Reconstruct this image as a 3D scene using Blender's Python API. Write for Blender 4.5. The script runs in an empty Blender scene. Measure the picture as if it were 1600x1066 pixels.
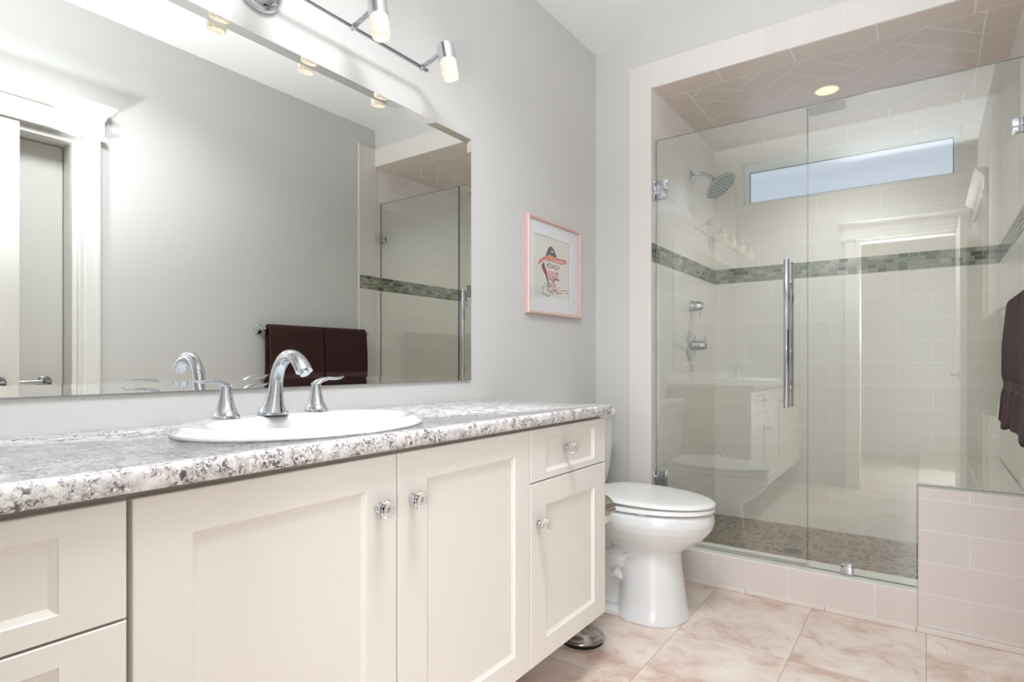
import bpy, bmesh, math, random
from mathutils import Vector, Matrix
random.seed(7)
SC = bpy.context.scene
COL = SC.collection
PI = math.pi

# ------------------------------------------------------------------ camera
W = 1.7273          # right wall (x)
B = 1.0709          # shower back wall (y)
G = 0.0507          # glass plane (y)
REAR = -2.6987      # wall with the entrance door (y)
H = 2.66            # ceiling
X1, Z1 = 0.1906, 2.5301   # tile surround, outer
X2, Z2 = 0.3086, 2.4036   # shower opening, inner
ZC, ZB, XB = 0.1519, 0.5586, 1.3933   # curb top, bench top, bench side
MZ0, MZ1 = 1.5459, 1.6393 # mosaic band
cd = bpy.data.cameras.new('camera')
cam = bpy.data.objects.new('camera', cd); COL.objects.link(cam)
cam.location = (1.4174, -2.7574, 1.0427)
cam.rotation_euler = (PI / 2, 0, math.radians(35.384))
cd.sensor_width = 36.0; cd.sensor_fit = 'HORIZONTAL'
cd.lens = 36.0 * 909.35 / 1600.0
cd.shift_y = 33.4 / 1600.0
cd.clip_start = 0.01
SC.camera = cam

# ------------------------------------------------------------------ light
SC.view_settings.view_transform = 'Standard'
SC.view_settings.look = 'None'
SC.view_settings.exposure = 0.43
SC.view_settings.gamma = 1.0
SC.view_settings.use_curve_mapping = False
SC.cycles.max_bounces = 12
SC.cycles.diffuse_bounces = 6
SC.cycles.glossy_bounces = 6
SC.cycles.transparent_max_bounces = 16
SC.cycles.caustics_reflective = False
SC.cycles.caustics_refractive = False
SC.cycles.sample_clamp_indirect = 6.0
wd = bpy.data.worlds.new('sky'); SC.world = wd
wd.use_nodes = True
wd.node_tree.nodes['Background'].inputs[0].default_value = (0.75, 0.85, 1.0, 1)
wd.node_tree.nodes['Background'].inputs[1].default_value = 1.0

def lamp(name, kind, loc, rot, energy, color, **kw):
    l = bpy.data.lights.new(name, kind); l.energy = energy; l.color = color
    for k, v in kw.items(): setattr(l, k, v)
    o = bpy.data.objects.new(name, l); COL.objects.link(o)
    o.location = loc; o.rotation_euler = rot
    return o
# fill lamp added in the unseen hall, shining in through the open entrance
hd = lamp('hall_fill', 'AREA', (1.90, -4.20, 1.20), (math.radians(90), 0, 0), 46, (0.945, 0.985, 1.055), shape='RECTANGLE', size=1.2, size_y=1.9)
hd.data.cycles.use_multiple_importance_sampling = False
wl = lamp('window_daylight', 'AREA', (1.02, 1.062, 2.165), (math.radians(-50), 0, 0), 0.4, (0.92, 0.97, 1.08), shape='RECTANGLE', size=1.05, size_y=0.24)
wl.data.cycles.use_multiple_importance_sampling = False
# spot added in place of a bounce flash, aimed up at the ceiling
lamp('bounce_fill', 'SPOT', (1.06, -2.86, 1.10), (math.radians(148), 0, 0), 190, (0.945, 0.985, 1.055), spot_size=math.radians(100), spot_blend=1.0, shadow_soft_size=0.10)
# added overhead fill without a fixture, near the entrance
rc = lamp('ceiling_fill', 'AREA', (0.95, -1.95, H - 0.03), (0, 0, 0), 19, (0.945, 0.985, 1.055), shape='DISK', size=0.5)
rc.data.spread = math.radians(145)
rc.data.cycles.use_multiple_importance_sampling = False

# ------------------------------------------------------------------ material helpers
def lin(c):
    return tuple(((v / 255) / 12.92 if v / 255 <= 0.04045 else ((v / 255 + 0.055) / 1.055) ** 2.4) for v in c) + (1.0,)
def nmat(name):
    m = bpy.data.materials.new(name); m.use_nodes = True
    nt = m.node_tree
    return m, nt, nt.nodes['Principled BSDF']
def pbr(name, rgb, rough=0.5, metal=0.0, spec=0.5, coat=0.0):
    m, nt, b = nmat(name)
    b.inputs['Base Color'].default_value = lin(rgb)
    b.inputs['Roughness'].default_value = rough
    b.inputs['Metallic'].default_value = metal
    b.inputs['Specular IOR Level'].default_value = spec
    b.inputs['Coat Weight'].default_value = coat
    return m
def N(nt, kind, **kw):
    n = nt.nodes.new(kind)
    for k, v in kw.items(): setattr(n, k, v)
    return n
def math_n(nt, op, a, b=None, c=None):
    n = N(nt, 'ShaderNodeMath', operation=op)
    for i, v in enumerate((a, b, c)):
        if v is None: continue
        if isinstance(v, (int, float)): n.inputs[i].default_value = v
        else: nt.links.new(v, n.inputs[i])
    return n.outputs[0]
def mix(nt, fac, a, b, blend='MIX'):
    n = N(nt, 'ShaderNodeMix', data_type='RGBA', blend_type=blend)
    for sock, v in ((n.inputs[0], fac), (n.inputs[6], a), (n.inputs[7], b)):
        if isinstance(v, (int, float, tuple)): sock.default_value = v
        else: nt.links.new(v, sock)
    return n.outputs[2]
def ramp(nt, fac, stops):
    n = N(nt, 'ShaderNodeValToRGB'); e = n.color_ramp.elements
    while len(e) < len(stops): e.new(0.5)
    for i, (p, c) in enumerate(stops):
        e[i].position = p; e[i].color = c if isinstance(c, tuple) else (c, c, c, 1)
    nt.links.new(fac, n.inputs[0]); return n.outputs[0]
def coords(nt):
    t = N(nt, 'ShaderNodeTexCoord'); s = N(nt, 'ShaderNodeSeparateXYZ')
    nt.links.new(t.outputs['Object'], s.inputs[0]); return t.outputs['Object'], s.outputs
def comb(nt, x, y, z=0.0):
    c = N(nt, 'ShaderNodeCombineXYZ')
    for i, v in enumerate((x, y, z)):
        if isinstance(v, (int, float)): c.inputs[i].default_value = v
        else: nt.links.new(v, c.inputs[i])
    return c.outputs[0]
def noise(nt, vec, scale, detail=4, rough=0.55, dist=0.0):
    n = N(nt, 'ShaderNodeTexNoise'); nt.links.new(vec, n.inputs['Vector'])
    n.inputs['Scale'].default_value = scale; n.inputs['Detail'].default_value = detail
    n.inputs['Roughness'].default_value = rough; n.inputs['Distortion'].default_value = dist
    return n.outputs['Fac']
def bump(nt, b, h, strength=0.2, dist=0.002):
    n = N(nt, 'ShaderNodeBump'); n.inputs['Strength'].default_value = strength; n.inputs['Distance'].default_value = dist
    nt.links.new(h, n.inputs['Height']); nt.links.new(n.outputs[0], b.inputs['Normal'])

TILE_RGB, GROUT_RGB = (236, 230, 225), (250, 248, 245)
def tile_mat(name, axis, length=0.318, row=0.1237, u0=0.0, z0=0.0, mortar=0.003, rgb=TILE_RGB, grout=GROUT_RGB, offset=0.5, rough=0.22):
    m, nt, b = nmat(name)
    o, s = coords(nt)
    v = comb(nt, math_n(nt, 'SUBTRACT', s[axis], u0 - 100 * length), math_n(nt, 'SUBTRACT', s[2], z0 - 100 * row))
    br = N(nt, 'ShaderNodeTexBrick'); br.offset = offset; br.offset_frequency = 2
    nt.links.new(v, br.inputs['Vector'])
    c = lin(rgb)
    br.inputs['Color1'].default_value = c
    br.inputs['Color2'].default_value = tuple(x * 0.965 for x in c[:3]) + (1,)
    br.inputs['Mortar'].default_value = lin(grout)
    br.inputs['Scale'].default_value = 1; br.inputs['Mortar Size'].default_value = mortar / 2
    br.inputs['Mortar Smooth'].default_value = 0.15; br.inputs['Bias'].default_value = 0
    br.inputs['Brick Width'].default_value = length; br.inputs['Row Height'].default_value = row
    nt.links.new(br.outputs['Color'], b.inputs['Base Color'])
    b.inputs['Roughness'].default_value = rough
    inv = math_n(nt, 'SUBTRACT', 1.0, br.outputs['Fac'])
    bump(nt, b, inv, 0.25, 0.0012)
    return m

def paint(name, rgb, rough=0.55, tex=0.03):
    m, nt, b = nmat(name)
    b.inputs['Base Color'].default_value = lin(rgb); b.inputs['Roughness'].default_value = rough
    b.inputs['Specular IOR Level'].default_value = 0.35
    o, s = coords(nt)
    bump(nt, b, noise(nt, o, 260, 3), tex, 0.0008)
    return m
M = {}
M['wall'] = paint('wall_paint', (208, 207, 204))
M['ceiling'] = paint('ceiling_paint', (236, 236, 234), 0.7)
M['white'] = paint('white_trim_paint', (226, 224, 219), 0.35, 0.01)
M['door'] = paint('door_paint', (212, 209, 202), 0.4, 0.01)
M['cab'] = paint('cabinet_cream_lacquer', (225, 220, 212), 0.33, 0.01)
M['cabin'] = pbr('cabinet_carcass_edge', (206, 196, 186), 0.5)
M['gap'] = pbr('shadow_recess_board', (120, 108, 100), 0.7)
M['chrome'] = pbr('chrome', (206, 209, 214), 0.06, 1.0)
M['chrome_dark'] = pbr('polished_steel', (170, 170, 172), 0.16, 1.0)
M['nickel'] = pbr('brushed_nickel', (168, 160, 152), 0.18, 1.0)
M['nozzle'] = pbr('grey_rubber_nozzles', (88, 98, 104), 0.5)
M['porcelain'] = pbr('white_porcelain', (223, 224, 223), 0.07, 0, 0.5, 0.4)
M['seat'] = pbr('white_seat_plastic', (230, 230, 227), 0.16)
M['black'] = pbr('black_rubber', (22, 20, 20), 0.5)
M['hole'] = pbr('dark_gap', (30, 28, 26), 0.8)
M['paper'] = pbr('toilet_paper', (240, 238, 232), 0.9)
M['mirror'] = pbr('mirror_silver', (232, 234, 230), 0.0, 1.0)
M['vent'] = pbr('grey_vent_plastic', (150, 146, 136), 0.5)

def emit(name, rgb, strength):
    m, nt, b = nmat(name)
    b.inputs['Base Color'].default_value = lin(rgb)
    b.inputs['Emission Color'].default_value = lin(rgb)
    b.inputs['Emission Strength'].default_value = strength
    return m
M['lens'] = emit('warm_downlight_lens', (255, 222, 168), 1.0)

def clear_glass(name, tint, ior=1.5, rough=0.0):
    m, nt, b = nmat(name)
    nt.nodes.remove(b)
    tr = N(nt, 'ShaderNodeBsdfTransparent'); tr.inputs[0].default_value = tint
    gl = N(nt, 'ShaderNodeBsdfGlossy'); gl.inputs['Roughness'].default_value = rough
    gl.inputs['Color'].default_value = (1, 1, 1, 1)
    fr = N(nt, 'ShaderNodeFresnel'); fr.inputs[0].default_value = ior
    # the same reflectance from either side of the sheet
    geo = N(nt, 'ShaderNodeNewGeometry'); lw = math_n(nt, 'SUBTRACT', 1.0, geo.outputs['Backfacing'])
    ic = math_n(nt, 'ADD', math_n(nt, 'MULTIPLY', geo.outputs['Backfacing'], 1.0 / ior), math_n(nt, 'MULTIPLY', lw, ior))
    nt.links.new(ic, fr.inputs[0])
    mx = N(nt, 'ShaderNodeMixShader')
    nt.links.new(fr.outputs[0], mx.inputs[0]); nt.links.new(tr.outputs[0], mx.inputs[1]); nt.links.new(gl.outputs[0], mx.inputs[2])
    nt.links.new(mx.outputs[0], nt.nodes['Material Output'].inputs[0])
    return m
M['glass'] = clear_glass('clear_shower_glass', (0.955, 0.978, 0.955, 1), 1.95)
M['glass_edge'] = pbr('green_glass_edge', (112, 132, 120), 0.1)
M['picglass'] = clear_glass('picture_glass', (0.99, 0.99, 0.99, 1), 1.4)

def crystal(name):
    m, nt, b = nmat(name)
    b.inputs['Base Color'].default_value = (1, 1, 1, 1)
    b.inputs['Roughness'].default_value = 0.0
    b.inputs['Transmission Weight'].default_value = 1.0
    b.inputs['IOR'].default_value = 1.5
    return m
M['crystal'] = crystal('cut_crystal')

def seeded():
    m, nt, b = nmat('seeded_lit_glass')
    o, s = coords(nt)
    vo = N(nt, 'ShaderNodeTexVoronoi'); vo.inputs['Scale'].default_value = 170
    nt.links.new(o, vo.inputs['Vector'])
    c = ramp(nt, vo.outputs['Distance'], [(0.0, lin((255, 252, 244))), (0.30, lin((250, 236, 212))), (0.6, lin((214, 190, 156)))])
    b.inputs['Base Color'].default_value = (0.35, 0.34, 0.32, 1)
    nt.links.new(c, b.inputs['Emission Color'])
    b.inputs['Emission Strength'].default_value = 0.62
    b.inputs['Roughness'].default_value = 0.1
    return m
M['seeded'] = seeded()

def frosted():
    m, nt, b = nmat('frosted_window_daylight')
    b.inputs['Base Color'].default_value = lin((150, 160, 172))
    b.inputs['Roughness'].default_value = 0.35
    b.inputs['Emission Color'].default_value = lin((200, 210, 232))
    b.inputs['Emission Strength'].default_value = 0.56
    return m
M['frosted'] = frosted()

def granite():
    m, nt, b = nmat('speckled_granite')
    o, s = coords(nt)
    base = mix(nt, ramp(nt, noise(nt, o, 34, 5, 0.6, 0.6), [(0.40, 0.0), (0.60, 1.0)]), lin((228, 225, 222)), lin((194, 190, 189)))
    d1 = ramp(nt, noise(nt, o, 120, 3, 0.6, 1.2), [(0.50, 0.0), (0.57, 1.0)])
    zone = ramp(nt, noise(nt, o, 26, 3, 0.6), [(0.40, 0.0), (0.56, 1.0)])
    c = mix(nt, math_n(nt, 'MULTIPLY', math_n(nt, 'MULTIPLY', d1, zone), 0.92), base, lin((70, 62, 62)))
    d2 = ramp(nt, noise(nt, comb(nt, math_n(nt, 'ADD', s[0], 3.3), s[1], s[2]), 70, 3, 0.6, 1.0), [(0.60, 0.0), (0.66, 1.0)])
    c = mix(nt, math_n(nt, 'MULTIPLY', d2, 0.7), c, lin((128, 100, 102)))
    d3 = ramp(nt, noise(nt, comb(nt, s[0], math_n(nt, 'ADD', s[1], 5.1), s[2]), 150, 2, 0.5, 0.5), [(0.62, 0.0), (0.66, 1.0)])
    c = mix(nt, math_n(nt, 'MULTIPLY', d3, 0.8), c, lin((246, 244, 240)))
    nt.links.new(c, b.inputs['Base Color']); b.inputs['Roughness'].default_value = 0.1
    return m
M['granite'] = granite()

def travertine():
    m, nt, b = nmat('pink_travertine_floor_tiles')
    o, s = coords(nt)
    x0, y0, wx, wy = 0.630, -0.535, 0.395, 0.60
    u = math_n(nt, 'SUBTRACT', s[0], x0 - 50 * wx); v = math_n(nt, 'ADD', math_n(nt, 'SUBTRACT', s[1], y0 - 50 * wy), math_n(nt, 'MULTIPLY', math_n(nt, 'LESS_THAN', s[0], x0), 0.465))
    br = N(nt, 'ShaderNodeTexBrick'); br.offset = 0.0
    nt.links.new(comb(nt, u, v), br.inputs['Vector'])
    br.inputs['Scale'].default_value = 1; br.inputs['Mortar Size'].default_value = 0.0016; br.inputs['Mortar Smooth'].default_value = 0.3
    br.inputs['Brick Width'].default_value = wx; br.inputs['Row Height'].default_value = wy
    iu = math_n(nt, 'FLOOR', math_n(nt, 'DIVIDE', u, wx)); iv = math_n(nt, 'FLOOR', math_n(nt, 'DIVIDE', v, wy))
    vec = comb(nt, math_n(nt, 'ADD', s[0], math_n(nt, 'MULTIPLY', iv, 3.71)), math_n(nt, 'ADD', math_n(nt, 'MULTIPLY', s[1], 1.15), math_n(nt, 'MULTIPLY', iu, 2.93)), math_n(nt, 'MULTIPLY', math_n(nt, 'ADD', iu, iv), 1.37))
    n1 = noise(nt, vec, 4.6, 7, 0.62, 0.35)
    c = ramp(nt, n1, [(0.34, lin((206, 177, 162))), (0.45, lin((226, 208, 195))), (0.58, lin((236, 224, 212))), (0.75, lin((241, 231, 221)))])
    n2 = noise(nt, vec, 7, 9, 0.72, 0.7)
    c = mix(nt, ramp(nt, n2, [(0.55, 0.0), (0.66, 0.65)]), c, lin((198, 164, 150)))
    n3 = noise(nt, vec, 38, 4, 0.6, 0.4)
    c = mix(nt, ramp(nt, n3, [(0.62, 0.0), (0.70, 0.4)]), c, lin((243, 234, 224)))
    c = mix(nt, br.outputs['Fac'], c, lin((188, 160, 146)))
    nt.links.new(c, b.inputs['Base Color'])
    b.inputs['Roughness'].default_value = 0.32
    bump(nt, b, math_n(nt, 'SUBTRACT', 1.0, br.outputs['Fac']), 0.3, 0.001)
    return m
M['travertine'] = travertine()

def pebbles():
    m, nt, b = nmat('pebble_mosaic')
    o, s = coords(nt)
    vec = comb(nt, math_n(nt, 'MULTIPLY', s[0], 0.8), s[1], 0.0)
    vo = N(nt, 'ShaderNodeTexVoronoi', feature='F1'); vo.inputs['Scale'].default_value = 36; nt.links.new(vec, vo.inputs['Vector'])
    ve = N(nt, 'ShaderNodeTexVoronoi', feature='DISTANCE_TO_EDGE'); ve.inputs['Scale'].default_value = 36; nt.links.new(vec, ve.inputs['Vector'])
    sp = N(nt, 'ShaderNodeSeparateColor'); nt.links.new(vo.outputs['Color'], sp.inputs[0])
    c = ramp(nt, sp.outputs[0], [(0.0, lin((30, 24, 20))), (0.25, lin((66, 54, 46))), (0.5, lin((112, 94, 80))), (0.75, lin((150, 132, 114))), (1.0, lin((70, 54, 46)))])
    st = ramp(nt, ve.outputs['Distance'], [(0.06, 0.0), (0.13, 1.0)])
    c = mix(nt, st, lin((150, 138, 122)), c)
    nt.links.new(c, b.inputs['Base Color'])
    hgt = ramp(nt, ve.outputs['Distance'], [(0.04, 0.0), (0.35, 1.0)])
    bump(nt, b, hgt, 0.5, 0.005)
    b.inputs['Roughness'].default_value = 0.35
    return m
M['pebble'] = pebbles()

def terry(name, rgb, rgb2):
    m, nt, b = nmat(name)
    o, s = coords(nt)
    n = noise(nt, o, 420, 2, 0.6); n2 = noise(nt, o, 18, 4, 0.6)
    c = mix(nt, n2, lin(rgb), lin(rgb2))
    nt.links.new(c, b.inputs['Base Color']); b.inputs['Roughness'].default_value = 0.95
    b.inputs['Sheen Weight'].default_value = 0.08; b.inputs['Sheen Roughness'].default_value = 0.5
    b.inputs['Specular IOR Level'].default_value = 0.1
    bump(nt, b, n, 0.7, 0.003)
    return m
M['terry'] = terry('dark_brown_terry', (50, 30, 28), (68, 42, 39))
M['hem'] = pbr('brown_woven_band', (72, 48, 45), 0.7)
M['picframe'] = pbr('pink_metal_frame', (224, 190, 182), 0.35, 0.2)
M['mat'] = pbr('white_mat_board', (240, 241, 243), 0.8)
M['artpaper'] = pbr('cream_drawing_paper', (232, 230, 222), 0.9)
M['mosaic_grout'] = pbr('mosaic_grout', (206, 206, 196), 0.7)
MOS = [pbr('mosaic_' + n, c, 0.12) for n, c in (('sage', (120, 130, 112)), ('taupe', (136, 130, 112)), ('pale', (164, 164, 148)), ('green', (66, 92, 78)), ('slate', (54, 66, 60)), ('brown', (84, 74, 64)))]

# tile variants
TB_lo = tile_mat('shower_tile_back_lower', 0, z0=1.04, u0=0.02)
TB_hi = tile_mat('shower_tile_back_upper', 0, z0=MZ1, u0=0.10)
TS_lo = tile_mat('shower_tile_side_lower', 1, z0=1.04, u0=0.366)
TS_hi = tile_mat('shower_tile_side_upper', 1, z0=MZ1, u0=0.10)
TF = tile_mat('curb_tile', 0, row=0.133, z0=ZC, u0=0.615, rgb=(224, 216, 210), grout=(240, 236, 231))
TF2 = tile_mat('bench_front_tile', 0, row=0.1215, z0=ZC, u0=1.552, rgb=(224, 216, 210), grout=(240, 236, 231))
TT = tile_mat('surround_tile_vertical', 1, length=50.0, row=0.318, z0=0.152, u0=9.0, offset=0, rgb=(226, 220, 215), grout=(234, 230, 226))
TH = tile_mat('surround_tile_header', 0, length=0.318, row=50.0, z0=-3.0, u0=0.19, offset=0, rgb=(226, 220, 215), grout=(230, 225, 220))
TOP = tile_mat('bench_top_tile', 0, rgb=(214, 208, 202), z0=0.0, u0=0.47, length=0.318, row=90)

# ------------------------------------------------------------------ object helpers
WLOC = {}
def finish(o, parent=None):
    COL.objects.link(o)
    if parent is not None:
        o.parent = parent
        o.location = -WLOC.get(parent.name, Vector((0, 0, 0)))
    WLOC[o.name] = Vector((0, 0, 0))
def obj(name, bm, mats, parent=None, smooth=None, normals=True):
    me = bpy.data.meshes.new(name)
    if normals: bmesh.ops.recalc_face_normals(bm, faces=bm.faces[:])
    if smooth is not None:
        for f in bm.faces: f.smooth = True
        for e in bm.edges:
            if len(e.link_faces) == 2 and e.calc_face_angle(0) > math.radians(smooth): e.smooth = False
    bm.to_mesh(me); bm.free()
    for m in (mats if isinstance(mats, (list, tuple)) else [mats]): me.materials.append(m)
    o = bpy.data.objects.new(name, me); finish(o, parent)
    return o
def thing(name, label, cat, loc=(0, 0, 0), group=None):
    o = bpy.data.objects.new(name, None); COL.objects.link(o)
    o.empty_display_size = 0.05; o.location = loc
    WLOC[o.name] = Vector(loc)
    return tag(o, label, cat, group)
def tag(o, label, cat, group=None):
    o['label'] = label; o['category'] = cat
    if group: o['group'] = group
    return o
def struct(name, bm, mats, parent=None, smooth=None):
    o = obj(name, bm, mats, parent, smooth)
    if parent is None: o['kind'] = 'structure'
    return o
def new(): return bmesh.new()
def box(bm, x0, x1, y0, y1, z0, z1, bev=0.0, seg=2, mi=0):
    vs = [bm.verts.new((x, y, z)) for x in (x0, x1) for y in (y0, y1) for z in (z0, z1)]
    fs = [bm.faces.new([vs[i] for i in q]) for q in ((0, 1, 3, 2), (4, 6, 7, 5), (0, 4, 5, 1), (2, 3, 7, 6), (0, 2, 6, 4), (1, 5, 7, 3))]
    for f in fs: f.material_index = mi
    if bev > 0:
        es = list({e for f in fs for e in f.edges})
        r = bmesh.ops.bevel(bm, geom=es, offset=bev, segments=seg, profile=0.5, affect='EDGES')
        for f in r['faces']: f.material_index = mi
    return fs
def frame_of(d):
    d = d.normalized()
    up = Vector((0, 0, 1)) if abs(d.z) < 0.9 else Vector((1, 0, 0))
    a = d.cross(up).normalized(); return a, a.cross(d).normalized()
def loft(bm, rings, cap=True, mi=0):
    vr = [[bm.verts.new(p) for p in r] for r in rings]
    n = len(vr[0])
    for a, b in zip(vr, vr[1:]):
        for i in range(n):
            bm.faces.new((a[i], a[(i + 1) % n], b[(i + 1) % n], b[i])).material_index = mi
    if cap:
        bm.faces.new(vr[0][::-1]).material_index = mi
        bm.faces.new(vr[-1]).material_index = mi
def lathe(bm, origin, axis, prof, n=28, cap=True, mi=0):
    """prof: (distance along axis, radius)"""
    axis = Vector(axis).normalized(); a, b = frame_of(axis); o = Vector(origin)
    loft(bm, [[o + axis * t + (a * math.cos(2 * PI * k / n) + b * math.sin(2 * PI * k / n)) * max(r, 1e-4) for k in range(n)] for t, r in prof], cap, mi)
def tube(bm, pts, r, n=14, mi=0):
    pts = [Vector(p) for p in pts]
    rs = r if isinstance(r, (list, tuple)) else [r] * len(pts)
    rings = []; prev = None
    for i, p in enumerate(pts):
        d = (pts[min(i + 1, len(pts) - 1)] - pts[max(i - 1, 0)]).normalized()
        if prev is None: a, b = frame_of(d)
        else:
            a = (prev - d * prev.dot(d)).normalized(); b = d.cross(a)
        prev = a
        rr = rs[i] if isinstance(rs[i], (tuple, list)) else (rs[i], rs[i])
        rings.append([p + a * math.cos(2 * PI * k / n) * rr[0] + b * math.sin(2 * PI * k / n) * rr[1] for k in range(n)])
    loft(bm, rings, True, mi)
def bez(p0, p1, p2, p3, n=12):
    p0, p1, p2, p3 = map(Vector, (p0, p1, p2, p3))
    return [(1 - t) ** 3 * p0 + 3 * (1 - t) ** 2 * t * p1 + 3 * (1 - t) * t * t * p2 + t ** 3 * p3 for t in [i / n for i in range(n + 1)]]
def dup(root, loc, label=None, group=None):
    r = root.copy(); COL.objects.link(r); r.location = loc; WLOC[r.name] = Vector(loc)
    if label: r['label'] = label
    if group: r['group'] = group
    for ch in list(root.children):
        c = ch.copy(); COL.objects.link(c); c.parent = r
        for g in list(ch.children):
            d = g.copy(); COL.objects.link(d); d.parent = c
    return r

# ------------------------------------------------------------------ the room
bm = new(); box(bm, -0.15, 2.75, REAR - 0.12, 0.0, -0.1, 0.0)
struct('floor', bm, M['travertine'])
bm = new(); box(bm, -0.15, 2.0, REAR - 0.12, 0.14, H, H + 0.1); struct('ceiling', bm, M['ceiling'])
bm = new(); box(bm, -0.15, 0.0, REAR - 0.12, 0.0, 0, H); struct('wall_left', bm, M['wall'])
# wall with the shower opening: grey plaster, left strip and the lintel
bm = new(); box(bm, -0.15, X2 - 0.001, 0.0, 0.14, 0, H); box(bm, X2 - 0.001, W + 0.2, 0.0, 0.14, Z2 + 0.02, H); struct('wall_front', bm, M['wall'])
# right wall with a second doorway
DY0, DY1, DZ = -2.50, -1.75, 2.05
bm = new()
box(bm, W, W + 0.16, DY1, 0.0, 0, H); box(bm, W, W + 0.16, REAR - 0.12, DY0, 0, H); box(bm, W, W + 0.16, DY0, DY1, DZ, H)
struct('wall_right', bm, M['wall'])
# rear wall with the entrance
EX0, EX1, EZ = 0.962, 1.648, 2.045
bm = new()
box(bm, 0, EX0, REAR - 0.12, REAR, 0, H); box(bm, EX1, W, REAR - 0.12, REAR, 0, H); box(bm, EX0, EX1, REAR - 0.12, REAR, EZ, H)
struct('wall_rear', bm, M['wall'])
# the hall beyond the entrance
HB = -4.6
bm = new(); box(bm, -0.6, 2.75, HB - 0.1, REAR - 0.12, -0.1, 0.0); struct('floor_hall', bm, M['travertine'])
bm = new(); box(bm, -0.6, 2.75, HB - 0.1, REAR - 0.12, H, H + 0.1); struct('ceiling_hall', bm, M['ceiling'])
bm = new(); box(bm, -0.6, 2.75, HB - 0.1, HB, 0, H); struct('wall_hall_rear', bm, M['wall'])
bm = new(); box(bm, -0.7, -0.6, HB - 0.1, REAR - 0.12, 0, H); struct('wall_hall_left', bm, M['wall'])
bm = new(); box(bm, 2.65, 2.75, HB, REAR - 0.12, 0, H); struct('wall_hall_right', bm, M['wall'])
bm = new(); box(bm, -0.6, -0.15, REAR - 0.12, REAR - 0.02, 0, H); box(bm, W + 0.16, 2.65, REAR - 0.12, REAR - 0.02, 0, H); struct('wall_hall_front', bm, M['wall'])
# room behind the second doorway is closed off by its door (door_2)

# ------------------------------------------------------------------ door casings
def casing_side(bm, a, sgn, wdt, z1, put):
    """a: opening edge; profile runs away from it; put(u, t, z) maps to the world (t = thickness off the wall)"""
    prof = [(0.0, 0.0), (0.0, 0.014), (0.008, 0.02), (0.022, 0.016), (0.032, 0.018), (wdt - 0.022, 0.018), (wdt - 0.016, 0.026), (wdt - 0.004, 0.026), (wdt, 0.018), (wdt, 0.0)]
    loft(bm, [[put(a + sgn * u, t, z) for u, t in prof] for z in (0.0, z1)])
def casing_head(bm, a0, a1, z0, z1, put):
    h = z1 - z0
    prof = [(0, 0), (0, 0.030), (0.012, 0.034), (0.020, 0.028), (0.020, 0.020), (h - 0.062, 0.020), (h - 0.056, 0.026), (h - 0.046, 0.028), (h - 0.040, 0.034), (h - 0.026, 0.052), (h - 0.014, 0.062), (h - 0.010, 0.068), (h, 0.068), (h, 0)]
    # returned ends: the profile also steps back along the length
    xs = [(a0, 1), (a1, -1)]
    rings = []
    rings.append([put(a0 - t * 0.75 + 0.012, t, z0 + z) for z, t in prof])
    rings.append([put(a1 + t * 0.75 - 0.012, t, z0 + z) for z, t in prof])
    loft(bm, rings)
putR = lambda u, t, z: Vector((W - t, u, z))
bm = new(); casing_side(bm, DY1, 1, 0.088, DZ + 0.015, putR); casing_side(bm, DY0, -1, 0.088, DZ + 0.015, putR); casing_head(bm, DY0 - 0.10, DY1 + 0.10, DZ + 0.015, 2.221, putR)
struct('trim_2', bm, M['white'])
putE = lambda u, t, z: Vector((u, REAR + t, z))
bm = new(); casing_side(bm, EX0, -1, 0.092, EZ, putE); casing_head(bm, EX0 - 0.105, W - 0.052, EZ, 2.195, putE)
casing_side(bm, EX1, 1, 0.070, EZ, putE)
struct('trim_1', bm, M['white'])
# jamb linings
bm = new()
box(bm, W - 0.001, W + 0.16, DY1 - 0.018, DY1, 0, DZ); box(bm, W - 0.001, W + 0.16, DY0, DY0 + 0.018, 0, DZ); box(bm, W - 0.001, W + 0.16, DY0 + 0.018, DY1 - 0.018, DZ - 0.018, DZ)
struct('trim_3', bm, M['white'])
bm = new()
box(bm, EX0, EX0 + 0.016, REAR - 0.121, REAR + 0.001, 0, EZ); box(bm, EX1 - 0.016, EX1, REAR - 0.121, REAR + 0.001, 0, EZ); box(bm, EX0 + 0.016, EX1 - 0.016, REAR - 0.121, REAR + 0.001, EZ - 0.016, EZ)
struct('trim_4', bm, M['white'])
# entrance door leaf, swung open against the right wall
def lever(bm, o, out, along, L=0.11):
    o = Vector(o); out = Vector(out); al = Vector(along)
    lathe(bm, o, out, [(0, 0.027), (0.006, 0.027), (0.010, 0.022), (0.010, 0.010), (0.045, 0.010)], 20)
    tube(bm, [o + out * 0.045 - al * 0.008, o + out * 0.047 + al * 0.02, o + out * 0.046 + al * 0.06, o + out * 0.040 + al * L], [(0.010, 0.012), (0.008, 0.011), (0.006, 0.009), (0.004, 0.006)], 10)
bm = new(); box(bm, 1.604, 1.640, -2.694, -1.985, 0.01, 2.025, 0.002)
d1 = struct('door_1', bm, M['door'])
bm = new(); lever(bm, (1.604, -2.055, 0.96), (-1, 0, 0), (0, -1, 0)); obj('door_handle', bm, M['chrome_dark'], d1, 40)
# closed door in the right wall
bm = new(); box(bm, W + 0.105, W + 0.145, DY0 + 0.021, DY1 - 0.021, 0.01, DZ - 0.021, 0.002)
d2 = struct('door_2', bm, M['door'])
bm = new(); lever(bm, (W + 0.105, -1.84, 0.955), (-1, 0, 0), (0, -1, 0)); obj('door_handle', bm, M['chrome_dark'], d2, 40)
bm = new(); box(bm, W + 0.15, W + 0.16, DY0 + 0.018, DY1 - 0.018, 0, DZ - 0.018); struct('wall_closet', bm, M['hole'])

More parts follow.
